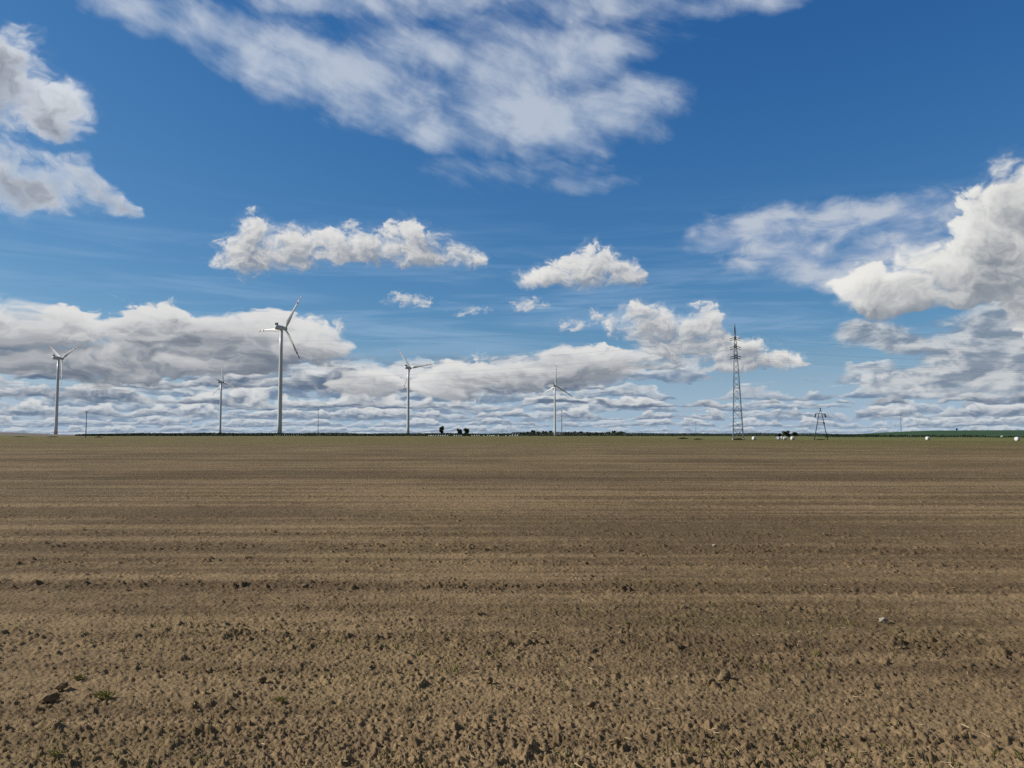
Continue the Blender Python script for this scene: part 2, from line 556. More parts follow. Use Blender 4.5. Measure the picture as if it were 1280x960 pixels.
def clod_tile(count, r0, r1, hk, seed, power=2.2):
    """lumps of soil with broken outlines, periodic"""
    r = np.random.default_rng(seed)
    T = np.zeros((NT, NT), np.float32)
    rad = r0 * (1 - r.random(count) * (1 - (r0 / r1) ** power)) ** (-1 / power)
    cx, cy = r.random(count) * NT, r.random(count) * NT
    ang, asp = r.random(count) * np.pi, 0.6 + 0.4 * r.random(count)
    ph = r.random((count, 3)) * 6.28
    for i in range(count):
        R_ = rad[i] / CELL
        w = int(R_ * 1.5) + 2
        x0, y0 = int(cx[i]), int(cy[i])
        gx = np.arange(x0 - w, x0 + w + 1)
        gy = np.arange(y0 - w, y0 + w + 1)
        u = (gx - cx[i])[:, None] / R_
        v = (gy - cy[i])[None, :] / R_
        c, s = math.cos(ang[i]), math.sin(ang[i])
        a, b = (u * c + v * s), (-u * s + v * c) / asp[i]
        th = np.arctan2(b, a)
        q = np.sqrt(a * a + b * b) * (1 + 0.20 * np.sin(2 * th + ph[i, 0]) + 0.16 * np.sin(3 * th + ph[i, 1]) + 0.12 * np.sin(5 * th + ph[i, 2]))
        hh = np.clip(1 - q ** 2.6, 0, 1) ** 0.6 * rad[i] * hk * (0.85 + 0.3 * (a * math.cos(ph[i, 0]) + b * math.sin(ph[i, 0])))
        ix = np.ix_(gx % NT, gy % NT)
        T[ix] = np.maximum(T[ix], hh)
    return T


n_fine = noise_tile(1.05, 90, 1)
n_mid = noise_tile(1.6, 8, 2)
t_small = clod_tile(34000, 0.009, 0.030, 1.0, 3)
t_mid = clod_tile(4200, 0.020, 0.052, 0.85, 4, 2.6)
t_big = clod_tile(330, 0.040, 0.090, 0.75, 5, 2.8)


def sample(T, x, y, rot=0.0, ox=0.0, oy=0.0):
    c, s = math.cos(rot), math.sin(rot)
    u = ((x * c - y * s + ox) / CELL) % NT
    v = ((x * s + y * c + oy) / CELL) % NT
    i0, j0 = np.floor(u).astype(np.int64), np.floor(v).astype(np.int64)
    fu, fv = (u - i0).astype(np.float32), (v - j0).astype(np.float32)
    i0 %= NT
    j0 %= NT
    i1, j1 = (i0 + 1) % NT, (j0 + 1) % NT
    return (T[i0, j0] * (1 - fu) + T[i1, j0] * fu) * (1 - fv) + (T[i0, j1] * (1 - fu) + T[i1, j1] * fu) * fv


def smooth1d(t, seed, step):
    r = np.random.default_rng(seed)
    tab = r.random(4096)
    q = t / step + 2000
    i = np.floor(q).astype(int)
    f = q - i
    f = f * f * (3 - 2 * f)
    return tab[i % 4096] * (1 - f) + tab[(i + 1) % 4096] * f


# harrow and wheel rows seen in the photo: (photo row of the line, strength, half width in metres)
ROWS = [(686, 1.25, 0.40), (704, 0.6, 0.2), (735, 1.0, 0.20), (806, 0.75, 0.35), (848, 0.4, 0.16), (935, 0.9, 0.45), (668, 0.5, 0.25), (648, 0.6, 0.4), (632, 0.5, 0.4), (622, 0.9, 0.5), (612, 0.5, 0.5), (598, 1.2, 0.9), (590, 0.9, 0.8), (576, 0.9, 1.6)]
ROWY = [(px_ground(640, p).y, s, w) for p, s, w in ROWS]


def cloddy(x, y):
    """0..1: how rough the tilth is at a place (rows run across the view)"""
    yy = y + 0.012 * x + 0.10 * np.sin(x * 0.31) + 0.16 * (smooth1d(x, 11, 2.7) - 0.5)
    m = 0.24 + 0.30 * smooth1d(yy, 12, 0.55) * smooth1d(yy, 13, 1.7)
    for y0, s, w in ROWY:
        m = m + 0.72 * s * np.exp(-((yy - y0) / w) ** 2)
    n = smooth1d(x, 21, 0.9) * 0.5 + smooth1d(x * 0.8 + yy * 0.6, 22, 0.5) * 0.5
    return np.clip(m * (0.45 + 1.1 * n), 0, 1)


th = np.arange(R(-42), R(42), 0.00125)
rr = [1.9]
while rr[-1] < 14000:
    r_ = rr[-1]
    k = 0.0022 if r_ < 25 else (0.004 if r_ < 70 else (0.007 if r_ < 700 else 0.03))
    rr.append(r_ * (1 + k))
rr = np.array(rr)
TH, RR = np.meshgrid(th, rr)
GX, GY = RR * np.sin(TH), RR * np.cos(TH)
nr, nt = TH.shape
C = cloddy(GX, GY)
sp = RR * np.where(RR < 25, 0.0022, 0.004)
keep = lambda size: np.clip(size / sp, 0.70, 1.0)
infield = np.clip((500 - RR) / 200, 0, 1)
thr = lambda m, lo, hi: np.clip((m - lo) / (hi - lo), 0, 1)
gate = sample(n_mid, GX, GY, 0.9, 1.0, 5.0)
Z = hill_z(GX, GY)
Z = Z + infield * 0.018 * (smooth1d(GY + 0.012 * GX, 31, 0.45) - 0.5) * np.clip(12 / RR + 0.5, 0, 1)
Z = Z + infield * 0.0045 * sample(n_mid, GX, GY, 0.3, 3.0) * keep(0.10)
Z = Z + infield * 0.0038 * sample(n_fine, GX, GY, 0.0) * (0.7 + 0.5 * C) * keep(0.02)
Z = Z + infield * sample(t_small, GX * 1.35, GY * 1.35, 0.35) * (0.34 + 0.42 * C) * keep(0.03)
Z = Z + infield * 0.66 * np.clip(0.75 + 0.45 * sample(n_mid, GX * 0.5, GY * 0.5, 0.5, 7.0, 2.0), 0.2, 1.5) * sample(t_mid, GX * 1.3, GY * 1.3, 1.1, 2.0, 1.0) * thr(C + 0.14 * gate, 0.08, 0.60) * keep(0.07)
Z = Z + infield * 0.46 * sample(t_small, GX * 2.6, GY * 2.6, 0.75, 1.0) * keep(0.012)
Z = Z + infield * 0.75 * sample(t_big, GX * 1.1, GY * 1.1, 0.2, 4.0, 3.0) * thr(C + 0.12 * gate, 0.55, 0.95)
Z = Z + infield * 0.62 * keep(0.10) * sample(t_big, GX * 1.9, GY * 1.9, 2.1, 1.0, 2.0) * np.clip((RR - 6) / 5, 0, 1) * thr(C + 0.14 * gate, 0.26, 0.70) * keep(0.14)

me = bpy.data.meshes.new('field')
nv = nr * nt
co = np.empty((nv, 3), np.float32)
co[:, 0], co[:, 1], co[:, 2] = GX.ravel(), GY.ravel(), Z.ravel()
ii = np.arange(nv, dtype=np.int32).reshape(nr, nt)
quads = np.stack([ii[:-1, :-1], ii[:-1, 1:], ii[1:, 1:], ii[1:, :-1]], -1).reshape(-1, 4)
nf = len(quads)
me.vertices.add(nv)
me.vertices.foreach_set('co', co.ravel())
me.loops.add(nf * 4)
me.loops.foreach_set('vertex_index', np.ascontiguousarray(quads[:, ::-1]).ravel())
me.polygons.add(nf)
me.polygons.foreach_set('loop_start', np.arange(0, nf * 4, 4, dtype=np.int32))
me.polygons.foreach_set('use_smooth', np.ones(nf, bool))
at = me.attributes.new('tilth', 'FLOAT', 'POINT')
at.data.foreach_set('value', C.ravel().astype(np.float32))
me.update(calc_edges=True)
field = bpy.data.objects.new('field', me)
COL.objects.link(field)
tag(field, kind='structure')
del TH, RR, GX, GY, Z, C, co, quads

soil = bpy.data.materials.new('tilled_soil')
soil.use_nodes = True
soil.node_tree.nodes.clear()
n = Net(soil.node_tree)
pos = n.new('ShaderNodeNewGeometry').outputs['Position']
px_, py_, pz_ = n.sep(pos)
P2 = n.vec(px_, py_)
att = n.new('ShaderNodeAttribute', attribute_name='tilth')
til = X(n, att.outputs['Fac'])
dist = n.vm('LENGTH', P2)
rowv = n.noise(n.vm('MULTIPLY', P2, (0.05, 1.5, 1)), 1.0, 6.0, 0.68)            # lengthways streaks of the sowing
roww = n.noise(n.vm('MULTIPLY', P2, (0.004, 0.11, 1)), 1.0, 4.0, 0.60)
patch = n.noise(P2, 0.12, 4.0, 0.6)
grain = n.noise(P2, 34.0, 6.0, 0.80)
fleck = n.noise(P2, 5.5, 4.0, 0.7)
dry, damp = (0.308, 0.216, 0.118), (0.138, 0.094, 0.052)
tone = (rowv - 0.5) * 2.2 + (roww - 0.5) * 1.7 + (patch - 0.5) * 1.1 + (fleck - 0.5) * 0.8 - til * 0.30 + 0.58 + n.step(n.m('ABSOLUTE', py_ - 27.2), 1.6, 0.3) * n.step(px_, 4.0, 12.0) * 0.35
c = n.mix(n.step(tone, 0.0, 1.0), damp, dry)
c = n.mix(n.step(grain, 0.56, 0.72) * 0.55, c, (0.39, 0.30, 0.185))
c = n.mix(n.step(grain, 0.45, 0.30) * 0.60, c, (0.070, 0.046, 0.024))
# sprouting green, mixed thinly into the soil, stronger far out where one looks along the rows
gr = n.noise(n.vm('MULTIPLY', P2, (0.25, 0.8, 1)), 1.0, 4.0, 0.65)
green = n.step(gr + (n.noise(P2, 9.0, 3.0, 0.7) - 0.5) * 0.7, 0.46, 0.86) * n.step(dist, 3.0, 60.0, 0.17, 0.58)
c = n.mix(green, c, (0.165, 0.148, 0.040))
farg = n.step(dist, 45.0, 220.0) * n.step(px_ / dist, -0.4, 0.5, 0.55, 0.80)
c = n.mix(farg, c, (0.142, 0.130, 0.036))
# land beyond the field
edge_n = (n.noise(P2, 0.05, 3.0, 0.6) - 0.5)
ybeyond = n.step(py_ + edge_n * 60.0, 540.0, 580.0)
strip = n.step(py_ + edge_n * 12.0 + (px_ - 71.0) * 1.45, 262.0, 274.0) * n.step(px_ + edge_n * 40.0, 48.0, 76.0)
grass = n.mix(n.step(n.noise(P2, 0.5, 4.0, 0.7), 0.35, 0.7), (0.125, 0.150, 0.040), (0.215, 0.210, 0.065))
dry_strip = n.mix(n.step(n.noise(n.vm('MULTIPLY', P2, (0.02, 0.15, 1)), 1.0, 3.0, 0.6), 0.4, 0.6), grass, (0.17, 0.155, 0.065))
c = n.mix(strip.max(ybeyond), c, dry_strip)
pxs = px_ / py_.max(1.0)
c = n.mix(n.step(py_, 640.0, 700.0) * n.step(pxs, -0.50, -0.56), c, (0.20, 0.165, 0.145))
c = n.mix(n.step(py_, 480.0, 540.0) * n.step(pxs, 0.36, 0.40), c, n.mix(n.step(n.noise(n.vm('MULTIPLY', P2, (0.004, 0.02, 1)), 1.0, 3.0, 0.6), 0.4, 0.6), (0.040, 0.085, 0.040), (0.052, 0.098, 0.045)))
c = n.mix(n.step(py_, 800.0, 880.0) * n.step(n.m('ABSOLUTE', pxs - 0.0), 0.56, 0.50) * n.step(pxs, 0.40, 0.36), c, (0.07, 0.085, 0.04))
b = n.new('ShaderNodeBsdfPrincipled')
n.put(b.inputs['Base Color'], c)
b.inputs['Roughness'].default_value = 0.95
b.inputs['Specular IOR Level'].default_value = 0.15
hb = n.noise(P2, 75.0, 5.0, 0.8) * 0.007 + n.noise(P2, 11.0, 4.0, 0.65) * n.step(dist, 8.0, 40.0, 0.012, 0.09)
bn = n.new('ShaderNodeBump')
bn.inputs['Strength'].default_value = 1.0
bn.inputs['Distance'].default_value = 1.0
n.put(bn.inputs['Height'], hb)
n.l.new(bn.outputs[0], b.inputs['Normal'])
mo = n.new('ShaderNodeOutputMaterial')
n.l.new(b.outputs[0], mo.inputs[0])
me.materials.append(soil)

gm = MB()
gm.add([(22000 * math.cos(k * math.pi / 24), 22000 * math.sin(k * math.pi / 24), 0) for k in range(48)], [tuple(range(48))])
gobj = gm.build('ground', material('plain_earth', (0.20, 0.16, 0.10), 0.95, 0.15, 0.01))
gobj.location.z = -0.8
tag(gobj, kind='structure')
# ------------------------------------------------------------------ materials of the things
M_TOWER = material('white_tower_paint', (0.70, 0.71, 0.72), 0.35, 0.03, 0.05)
M_BLADE = material('white_blade_gelcoat', (0.72, 0.73, 0.73), 0.35, 0.03, 0.1)
M_RED = material('red_marking_paint', (0.46, 0.13, 0.11), 0.45, 0.08, 0.3)
M_DARK = material('dark_vent_metal', (0.05, 0.055, 0.06), 0.5, 0.2, 1.0)
M_STEEL = material('galvanised_steel', (0.10, 0.13, 0.155), 0.55, 0.15, 0.4, metal=0.15)
M_CONC = material('concrete', (0.40, 0.38, 0.35), 0.9, 0.15, 1.5, bump=0.2)
M_GLASS = material('dark_glass_insulator', (0.035, 0.055, 0.06), 0.25, 0.1, 3.0)
M_WOOD = material('weathered_pole_wood', (0.085, 0.075, 0.062), 0.85, 0.3, 3.0, bump=0.2)
M_POLE = material('grey_pole_concrete', (0.20, 0.20, 0.195), 0.85, 0.15, 1.0)
M_WIRE = material('aluminium_cable', (0.12, 0.125, 0.13), 0.5, 0.1, 1.0)
M_WRAP = material('white_stretch_film', (0.72, 0.73, 0.72), 0.4, 0.05, 3.0, bump=0.25)
M_POST = material('white_painted_post', (0.62, 0.62, 0.60), 0.6, 0.1, 2.0)
M_LEAF = material('dark_tree_leaves', (0.040, 0.054, 0.034), 0.8, 0.0, 0.9, col2=(0.066, 0.082, 0.046), spec=0.2)
M_HEDGE = material('dark_hedge_leaves', (0.036, 0.046, 0.036), 0.9, 0.0, 0.08, col2=(0.055, 0.066, 0.044), spec=0.1)
M_SAP = material('dark_sapling_leaves', (0.016, 0.028, 0.015), 0.8, 0.0, 2.0, col2=(0.030, 0.048, 0.022), spec=0.2)
M_BARK = material('bark', (0.07, 0.055, 0.04), 0.9, 0.3, 4.0)
M_WEED = material('rank_weeds', (0.045, 0.055, 0.022), 0.85, 0.0, 2.0, col2=(0.10, 0.09, 0.042), spec=0.2)
M_STONE = material('pale_field_stone', (0.36, 0.31, 0.25), 0.85, 0.15, 12.0, bump=0.3)
M_CLOD = material('damp_soil_clod', (0.20, 0.145, 0.082), 0.95, 0.25, 30.0, bump=0.5, spec=0.1)
M_STRAW = material('straw', (0.55, 0.44, 0.26), 0.8, 0.25, 6.0, spec=0.2)
M_SPROUT = material('green_sprouts', (0.19, 0.18, 0.055), 0.75, 0.3, 3.0, spec=0.2)


def zat(x, y):
    return float(hill_z(np.array([x]), np.array([y]))[0])


# ------------------------------------------------------------------ wind turbines
AXIS_AZ = 25.0                      # all rotors look the same way, into the wind
T_H = 100.0                         # modelled with the hub at 100 m


def make_blade(root, L):
    """one blade pointing up (+Z) from the hub; rotor plane XZ, +Y is upwind"""
    st = [(0.00, 0.95, 0.95, 0), (0.04, 0.98, 0.95, 10), (0.12, 1.45, 0.70, 24), (0.20, 1.75, 0.48, 18), (0.35, 1.45, 0.32, 11), (0.50, 1.15, 0.22, 7),
          (0.65, 0.92, 0.16, 4), (0.80, 0.70, 0.11, 2), (0.92, 0.50, 0.07, 1), (0.985, 0.30, 0.04, 0), (1.0, 0.08, 0.02, 0)]

    def at_(t):
        for a, b in zip(st, st[1:]):
            if t <= b[0]:
                f = (t - a[0]) / (b[0] - a[0])
                return [a[k] + (b[k] - a[k]) * f for k in (1, 2, 3)]
        return list(st[-1][1:])

    def loft(name, ts, grow, mat, parent):
        m = MB()
        N = 14
        vs, fs = [], []
        for t in ts:
            ch, tk, tw = at_(t)
            ch, tk = ch * 1.10 * grow, tk * 1.10 * grow
            for k in range(N):
                a = 2 * math.pi * k / N
                x = math.cos(a) * ch - ch * 0.25 * min(1, t * 8)
                y = math.sin(a) * tk * (0.75 + 0.25 * math.cos(a))
                c, s = math.cos(R(tw)), math.sin(R(tw))
                vs.append((x * c - y * s, x * s + y * c + 1.6 * t * t, 1.2 + t * (L - 1.2)))
        for i in range(len(ts) - 1):
            for k in range(N):
                fs.append((i * N + k, i * N + (k + 1) % N, (i + 1) * N + (k + 1) % N, (i + 1) * N + k))
        fs += [tuple(reversed(range(N))), tuple((len(ts) - 1) * N + k for k in range(N))]
        m.add(vs, fs, True)
        return m.build(name, mat, parent)

    b = loft('blade', [q[0] for q in st], 1.0, M_BLADE, root)
    loft('red_band', (0.76, 0.78, 0.81), 1.06, M_RED, b)
    loft('red_band', (0.90, 0.93, 0.955), 1.08, M_RED, b)
    return b


def make_turbine(label, phase, L=35.0, group='wind turbines standing beyond the field'):
    root = empty('wind_turbine')
    tag(root, label, 'wind turbine', group)
    m = MB()
    zs = [0, 12, 30, 55, 80, 97.6]
    m.tube([(0, 0, z) for z in zs], [2.15 - 0.70 * (z / 97.6) for z in zs], 28)
    tw = m.build('tower', M_TOWER, root)
    m = MB()
    m.box((0, -2.17, 1.6), (1.0, 0.14, 2.2))
    m.build('door', M_DARK, tw)
    # nacelle: rounded hull from the rotor (+Y) to the blunt rear (-Y)
    m = MB()
    ys = [(3.3, 1.35), (2.6, 1.75), (0.5, 2.05), (-4.0, 2.1), (-6.8, 1.95), (-7.9, 1.5), (-8.25, 0.8)]
    N = 18
    vs, fs = [], []
    for y, r in ys:
        for k in range(N):
            a = 2 * math.pi * k / N
            ca_, sa_ = math.cos(a), math.sin(a)
            q = (abs(ca_) ** 3.2 + abs(sa_) ** 3.2) ** (-1 / 3.2)
            vs.append((ca_ * q * r, y, 100 + sa_ * q * r * 1.06))
    for i in range(len(ys) - 1):
        for k in range(N):
            fs.append((i * N + k, i * N + (k + 1) % N, (i + 1) * N + (k + 1) % N, (i + 1) * N + k))
    fs += [tuple(range(N)), tuple((len(ys) - 1) * N + k for k in range(N))]
    m.add(vs, fs, True)
    na = m.build('nacelle', M_TOWER, root)
    m = MB()
    m.box((0, -6.6, 103.0), (3.0, 1.1, 1.9))
    m.box((0, -6.6, 104.0), (3.3, 1.3, 0.18))
    m.build('cooler', M_DARK, na)
    m = MB()
    m.tube([(0, 3.2, 100), (0, 4.0, 100), (0, 5.6, 100), (0, 6.8, 100), (0, 7.5, 100), (0, 7.8, 100)], [1.35, 1.75, 1.8, 1.35, 0.7, 0.1], 20)
    hub = m.build('hub', M_TOWER, root)
    b0 = make_blade(root, L)
    bl = [b0] + [copy_tree(b0, root) for _ in range(2)]
    for k, b in enumerate(bl):
        b.location = (0, 5.0, 100)
        b.rotation_euler = (0, R(phase + 120 * k), 0)
    return root


def place(root, px, dist, hub_px, sink=0.0, scale=None):
    """stand a turbine at depth dist with its hub hub_px photo pixels above the horizon"""
    p = px_point(px, dist)
    z = zat(p.x, p.y) - sink
    hub_h = CAM_H + hub_px / F_PX * dist / math.cos(PITCH) ** 2 - z
    root.location = (p.x, p.y, z)
    s = hub_h / T_H
    root.scale = (s, s, s)
    root.rotation_euler = (0, 0, R(-AXIS_AZ))


# seen from behind the rotor, with x to the right
turb = [
    (72, 1180, 95, 303, 34, 'white wind turbine at the far left, one blade hanging straight down beside its tower'),
    (276.5, 1750, 65, 350, 38, 'small dark-looking wind turbine between two bigger ones, with one blade pointing almost straight up'),
    (350.5, 890, 133, 30, 34, 'tallest white wind turbine, closest to the field, with one blade stretched flat to the left'),
    (510.5, 1400, 83, 323, 36, 'white wind turbine just left of the lone round trees, one blade leaning up left'),
    (693.5, 722, 60.5, 2, 42, 'slender white wind turbine in front of the treetops, one blade pointing straight up'),
]
for px, d, hp, ph, L, lab in turb:
    place(make_turbine(lab, ph, L), px, d, hp)
for px, d, hp, ph, lab in ((637.5, 7600, 11.5, 20, 'tiny distant wind turbine on the skyline right of the two round trees'),
                           (671.0, 8200, 10.0, 75, 'tiny distant wind turbine poking up just left of the slender turbine'),
                           (728.0, 8000, 9.0, 45, 'tiny distant wind turbine over the treetops right of the slender turbine')):
    place(make_turbine(lab, ph, 40.0, 'tiny wind turbines on the far skyline'), px, d, hp)

# ------------------------------------------------------------------ steel lattice pylon
PD = 246.0
pp = px_point(921.5, PD)
pyl = empty('lattice_pylon', (pp.x, pp.y, 0), R(-13))
tag(pyl, 'tall grey steel lattice pylon with short crossarms beside a single white bale', 'pylon', None)
PH = 35.6
lean = lambda z: Vector((-0.012 * z, 0, 0))
hw = lambda z: 1.55 + (0.55 - 1.55) * min(1, z / 25.5) if z < 25.5 else max(0.10, 0.55 + (0.06 - 0.55) * (z - 25.5) / (PH - 25.5))
levels = [0, 3.2, 6.2, 9.0, 11.6, 14.0, 16.2, 18.2, 20.1, 21.9, 23.7, 25.5, 27.2, 28.9, 30.5, 32.2, PH]
corner = lambda z, k: lean(z) + Vector(((1, 1, -1, -1)[k] * hw(z), (1, -1, -1, 1)[k] * hw(z), z))
m = MB()
for i, (a, b) in enumerate(zip(levels, levels[1:])):
    for k in range(4):
        m.bar(corner(a, k), corner(b, k), 0.17 if a < 20 else 0.13)
        k2 = (k + 1) % 4
        if i % 2 == 0:
            m.bar(corner(a, k), corner(b, k2), 0.075)
        else:
            m.bar(corner(a, k2), corner(b, k), 0.075)
        if a < 25:
            m.bar((corner(a, k) + corner(b, k)) / 2, (corner(a, k2) + corner(b, k2)) / 2 * 0.5 + (corner(a, k) + corner(b, k)) / 4, 0.05)
        if i in (1, 3, 6, 11, 13):
            m.bar(corner(a, k), corner(a, k2), 0.11)
m.build('lattice_mast', M_STEEL, pyl)
for z, L in ((26.0, 3.3), (29.0, 3.0), (31.8, 2.4)):
    for s in (-1, 1):
        m = MB()
        tip = lean(z) + Vector((0.12 * s, s * L, z + 0.15))
        for q in (-1, 1):
            base = lean(z) + Vector((q * hw(z), s * hw(z), z))
            top = lean(z + 1.2) + Vector((q * hw(z + 1.2), s * hw(z + 1.2), z + 1.2))
            m.bar(base, tip, 0.09)
            m.bar(top, tip, 0.08)
            m.bar((base + tip) / 2, (top + tip) / 2, 0.06)
        m.bar((lean(z) + Vector((-hw(z), s * hw(z), z)) + tip) / 2, (lean(z) + Vector((hw(z), s * hw(z), z)) + tip) / 2, 0.06)
        arm = m.build('crossarm', M_STEEL, pyl)
        for q in (-1, 1):
            mi = MB()
            pts, rad = [], []
            for j in range(15):
                pts.append(tip + Vector((q * (0.08 + j * 0.11), 0, -0.12 - j * 0.035)))
                rad.append(0.15 if j % 2 else 0.07)
            mi.tube(pts, rad, 8)
            mi.build('insulator', M_GLASS, arm)
m = MB()
m.bar(lean(PH) + Vector((0, 0, PH - 0.2)), lean(PH) + Vector((0, 0, PH + 0.9)), 0.16)
m.build('peak', M_STEEL, pyl)
for k in range(4):
    m = MB()
    c = corner(0, k)
    m.tube([(c.x, c.y, -0.3), (c.x, c.y, 0.42)], [0.30, 0.26], 10, smooth=False)
    m.build('footing', M_CONC, pyl)

# the cables hang from the arm tips in long spans to pylons outside the picture
cabs = [(26.0, 3.3, 1, 'lower far'), (26.0, 3.3, -1, 'lower near'), (29.0, 3.0, 1, 'middle far'), (31.8, 2.4, -1, 'upper near')]
Rz = Matrix.Rotation(R(-13), 3, 'Z')
for z, L, s, nm in cabs:
    tipw = Rz @ (lean(z) + Vector((0.12 * s, s * L, z - 0.5))) + pp
    for side, dx, dy, word in ((-1, -330, 10, 'left'), (1, 300, 20, 'right')):
        st = tipw + Vector((1.6 * side, 0, 0))
        en = Vector((pp.x + dx, pp.y + dy - dx * 0.23 + s * L, z + 0.5))
        pts, rad = [], []
        for j in range(41):
            t = j / 40
            q = st.lerp(en, t)
            q.z -= 4 * 7.0 * t * (1 - t)
            pts.append(q)
            rad.append(0.017)
        m = MB()
        m.tube(pts, rad, 5)
        o = m.build('power_cable', M_WIRE)
        tag(o, f'thin {word} hand power cable strung from the {nm} arm of the lattice pylon', 'cable', 'power cables strung from the lattice pylon')
for side, dx, word in ((-1, -330, 'left'), (1, 300, 'right')):
    st, en = lean(PH) + Vector((0, 0, PH + 0.8)) + pp, Vector((pp.x + dx, pp.y + 12, PH + 1))
    pts = []
    for j in range(41):
        t = j / 40
        q = st.lerp(en, t)
        q.z -= 4 * 5.0 * t * (1 - t)
        pts.append(q)
    m = MB()
    m.tube(pts, [0.012] * 41, 5)
    tag(m.build('earth_wire', M_WIRE), f'topmost wire running {word} from the peak of the lattice pylon', 'wire', 'power cables strung from the lattice pylon')

# ------------------------------------------------------------------ timber A-pole
AD = 244.0
ap = px_point(1024.5, AD)
apole = empty('timber_pole', (ap.x, ap.y, 0), R(-4))
tag(apole, 'two-legged dark timber A-pole with insulators, right of the cluster of white bales', 'power pole')
for s in (-1, 1):
    m = MB()
    m.tube([(s * 2.05, 0, -0.3), (s * 0.42, 0, 8.2)], [0.14, 0.11], 10)
    m.build('leg', M_WOOD, apole)
m = MB()
m.bar((-1.5, 0.13, 8.05), (1.5, 0.13, 8.05), 0.16)
m.build('crossarm', M_STEEL, apole)
m = MB()
m.bar((-0.9, 0.14, 5.4), (0.9, 0.14, 5.4), 0.09)
m.build('brace', M_STEEL, apole)
m = MB()
m.bar((-0.42, -0.12, 8.2), (0, -0.12, 9.6), 0.10)
m.bar((0.42, -0.12, 8.2), (0, -0.12, 9.6), 0.10)
m.build('peak_frame', M_STEEL, apole)
for x, z in ((-1.3, 8.05), (1.3, 8.05), (0, 9.6)):
    m = MB()
    if x:
        sx = 1 if x > 0 else -1
        m.tube([(x, 0.13, z), (x + 0.16 * sx, 0.13, z - 0.35), (x + 0.22 * sx, 0.13, z - 0.6), (x + 0.30 * sx, 0.13, z - 0.9), (x + 0.36 * sx, 0.13, z - 1.2)], [0.08, 0.26, 0.16, 0.26, 0.08], 8)
    else:
        m.tube([(0, -0.1, z - 0.75), (0, -0.1, z - 0.45), (0, -0.1, z - 0.2), (0, -0.1, z + 0.1), (0, -0.1, z + 0.35)], [0.06, 0.20, 0.10, 0.18, 0.05], 8)
    m.build('insulator', M_GLASS, apole)
m = MB()
m.box((1.05, 0.0, 5.15), (0.38, 0.38, 0.55))
m.build('switch_box', M_DARK, apole)

# ------------------------------------------------------------------ single poles
def single_pole(px, dist, top_py, label, mat, r, arms):
    p = px_point(px, dist)
    z = zat(p.x, p.y)
    h = CAM_H + (HOR - top_py) / F_PX * dist - z
    root = empty('utility_pole', (p.x, p.y, z), R(random.uniform(-20, 20)))
    tag(root, label, 'pole', 'single poles standing on the skyline')
    m = MB()
    m.tube([(0, 0, -0.3), (0, 0, h)], [r, r * 0.62], 10)
    m.build('shaft', mat, root)
    m = MB()
    for a, zz in arms:
        m.bar((-a, 0, h - zz), (a, 0, h - zz), r * 0.7)
    ca_ = m.build('crossarm', M_STEEL, root)
    for a, zz in arms[:1]:
        for s in (-1, 1):
            m = MB()
            m.tube([(s * a * 0.9, 0, h - zz), (s * a * 0.9, 0, h - zz + r * 3)], [r * 0.7, r * 0.5], 8)
            m.build('insulator', M_GLASS, ca_)


single_pole(109.5, 430, 514, 'thin dark pole on the field edge right of the far left turbine', M_WOOD, 0.24, [(0.75, 0.6)])
single_pole(398.5, 830, 511, 'slim grey pole on the skyline right of the tallest turbine', M_POLE, 0.33, [(1.3, 0.8)])
single_pole(702.0, 850, 513, 'thin dark mast close beside the slender turbine with upright blade', M_WOOD, 0.36, [(0.8, 0.6)])
single_pole(1124.5, 1500, 519, 'faint thin mast on the crest of the green hill', M_WOOD, 0.45, [(1.4, 1.0)])
single_pole(869.0, 1300, 527, 'faint short pole on the skyline left of the lattice pylon', M_POLE, 0.32, [(0.8, 0.7)])

# ------------------------------------------------------------------ round bales in white film
def bale_mesh():
    m = MB()
    N, rad, wid = 28, 0.54, 1.08
    prof = [(-0.5, 0.0), (-0.5, 0.55), (-0.47, 0.82), (-0.40, 0.95), (-0.25, 1.0), (0.0, 1.01), (0.25, 1.0), (0.40, 0.95), (0.47, 0.82), (0.5, 0.55), (0.5, 0.0)]
    r = random.Random(3)
    vs, fs = [], []
    for x, q in prof:
        for k in range(N):
            a = 2 * math.pi * k / N
            rr_ = rad * max(q, 0.02) * (1 + r.uniform(-0.012, 0.012))
            z = rad + rr_ * math.sin(a)
            vs.append((x * wid, rr_ * math.cos(a) * 1.03, max(z, 0.03) - 0.02))
    for i in range(len(prof) - 1):
        for k in range(N):
            fs.append((i * N + k, i * N + (k + 1) % N, (i + 1) * N + (k + 1) % N, (i + 1) * N + k))
    m.add(vs, fs, True)
    return m


bale0 = bale_mesh().build('round_bale', M_WRAP)
used = [False]


def bale(px, dist, rz, label, group=None):
    o = bale0 if not used[0] else bale0.copy()
    if used[0]:
        COL.objects.link(o)
        if 'group' in o:
            del o['group']
    used[0] = True
    p = px_point(px, dist)
    o.location = (p.x, p.y, zat(p.x, p.y))
    o.rotation_euler = (0, 0, R(rz))
    tag(o, label, 'bale', group)


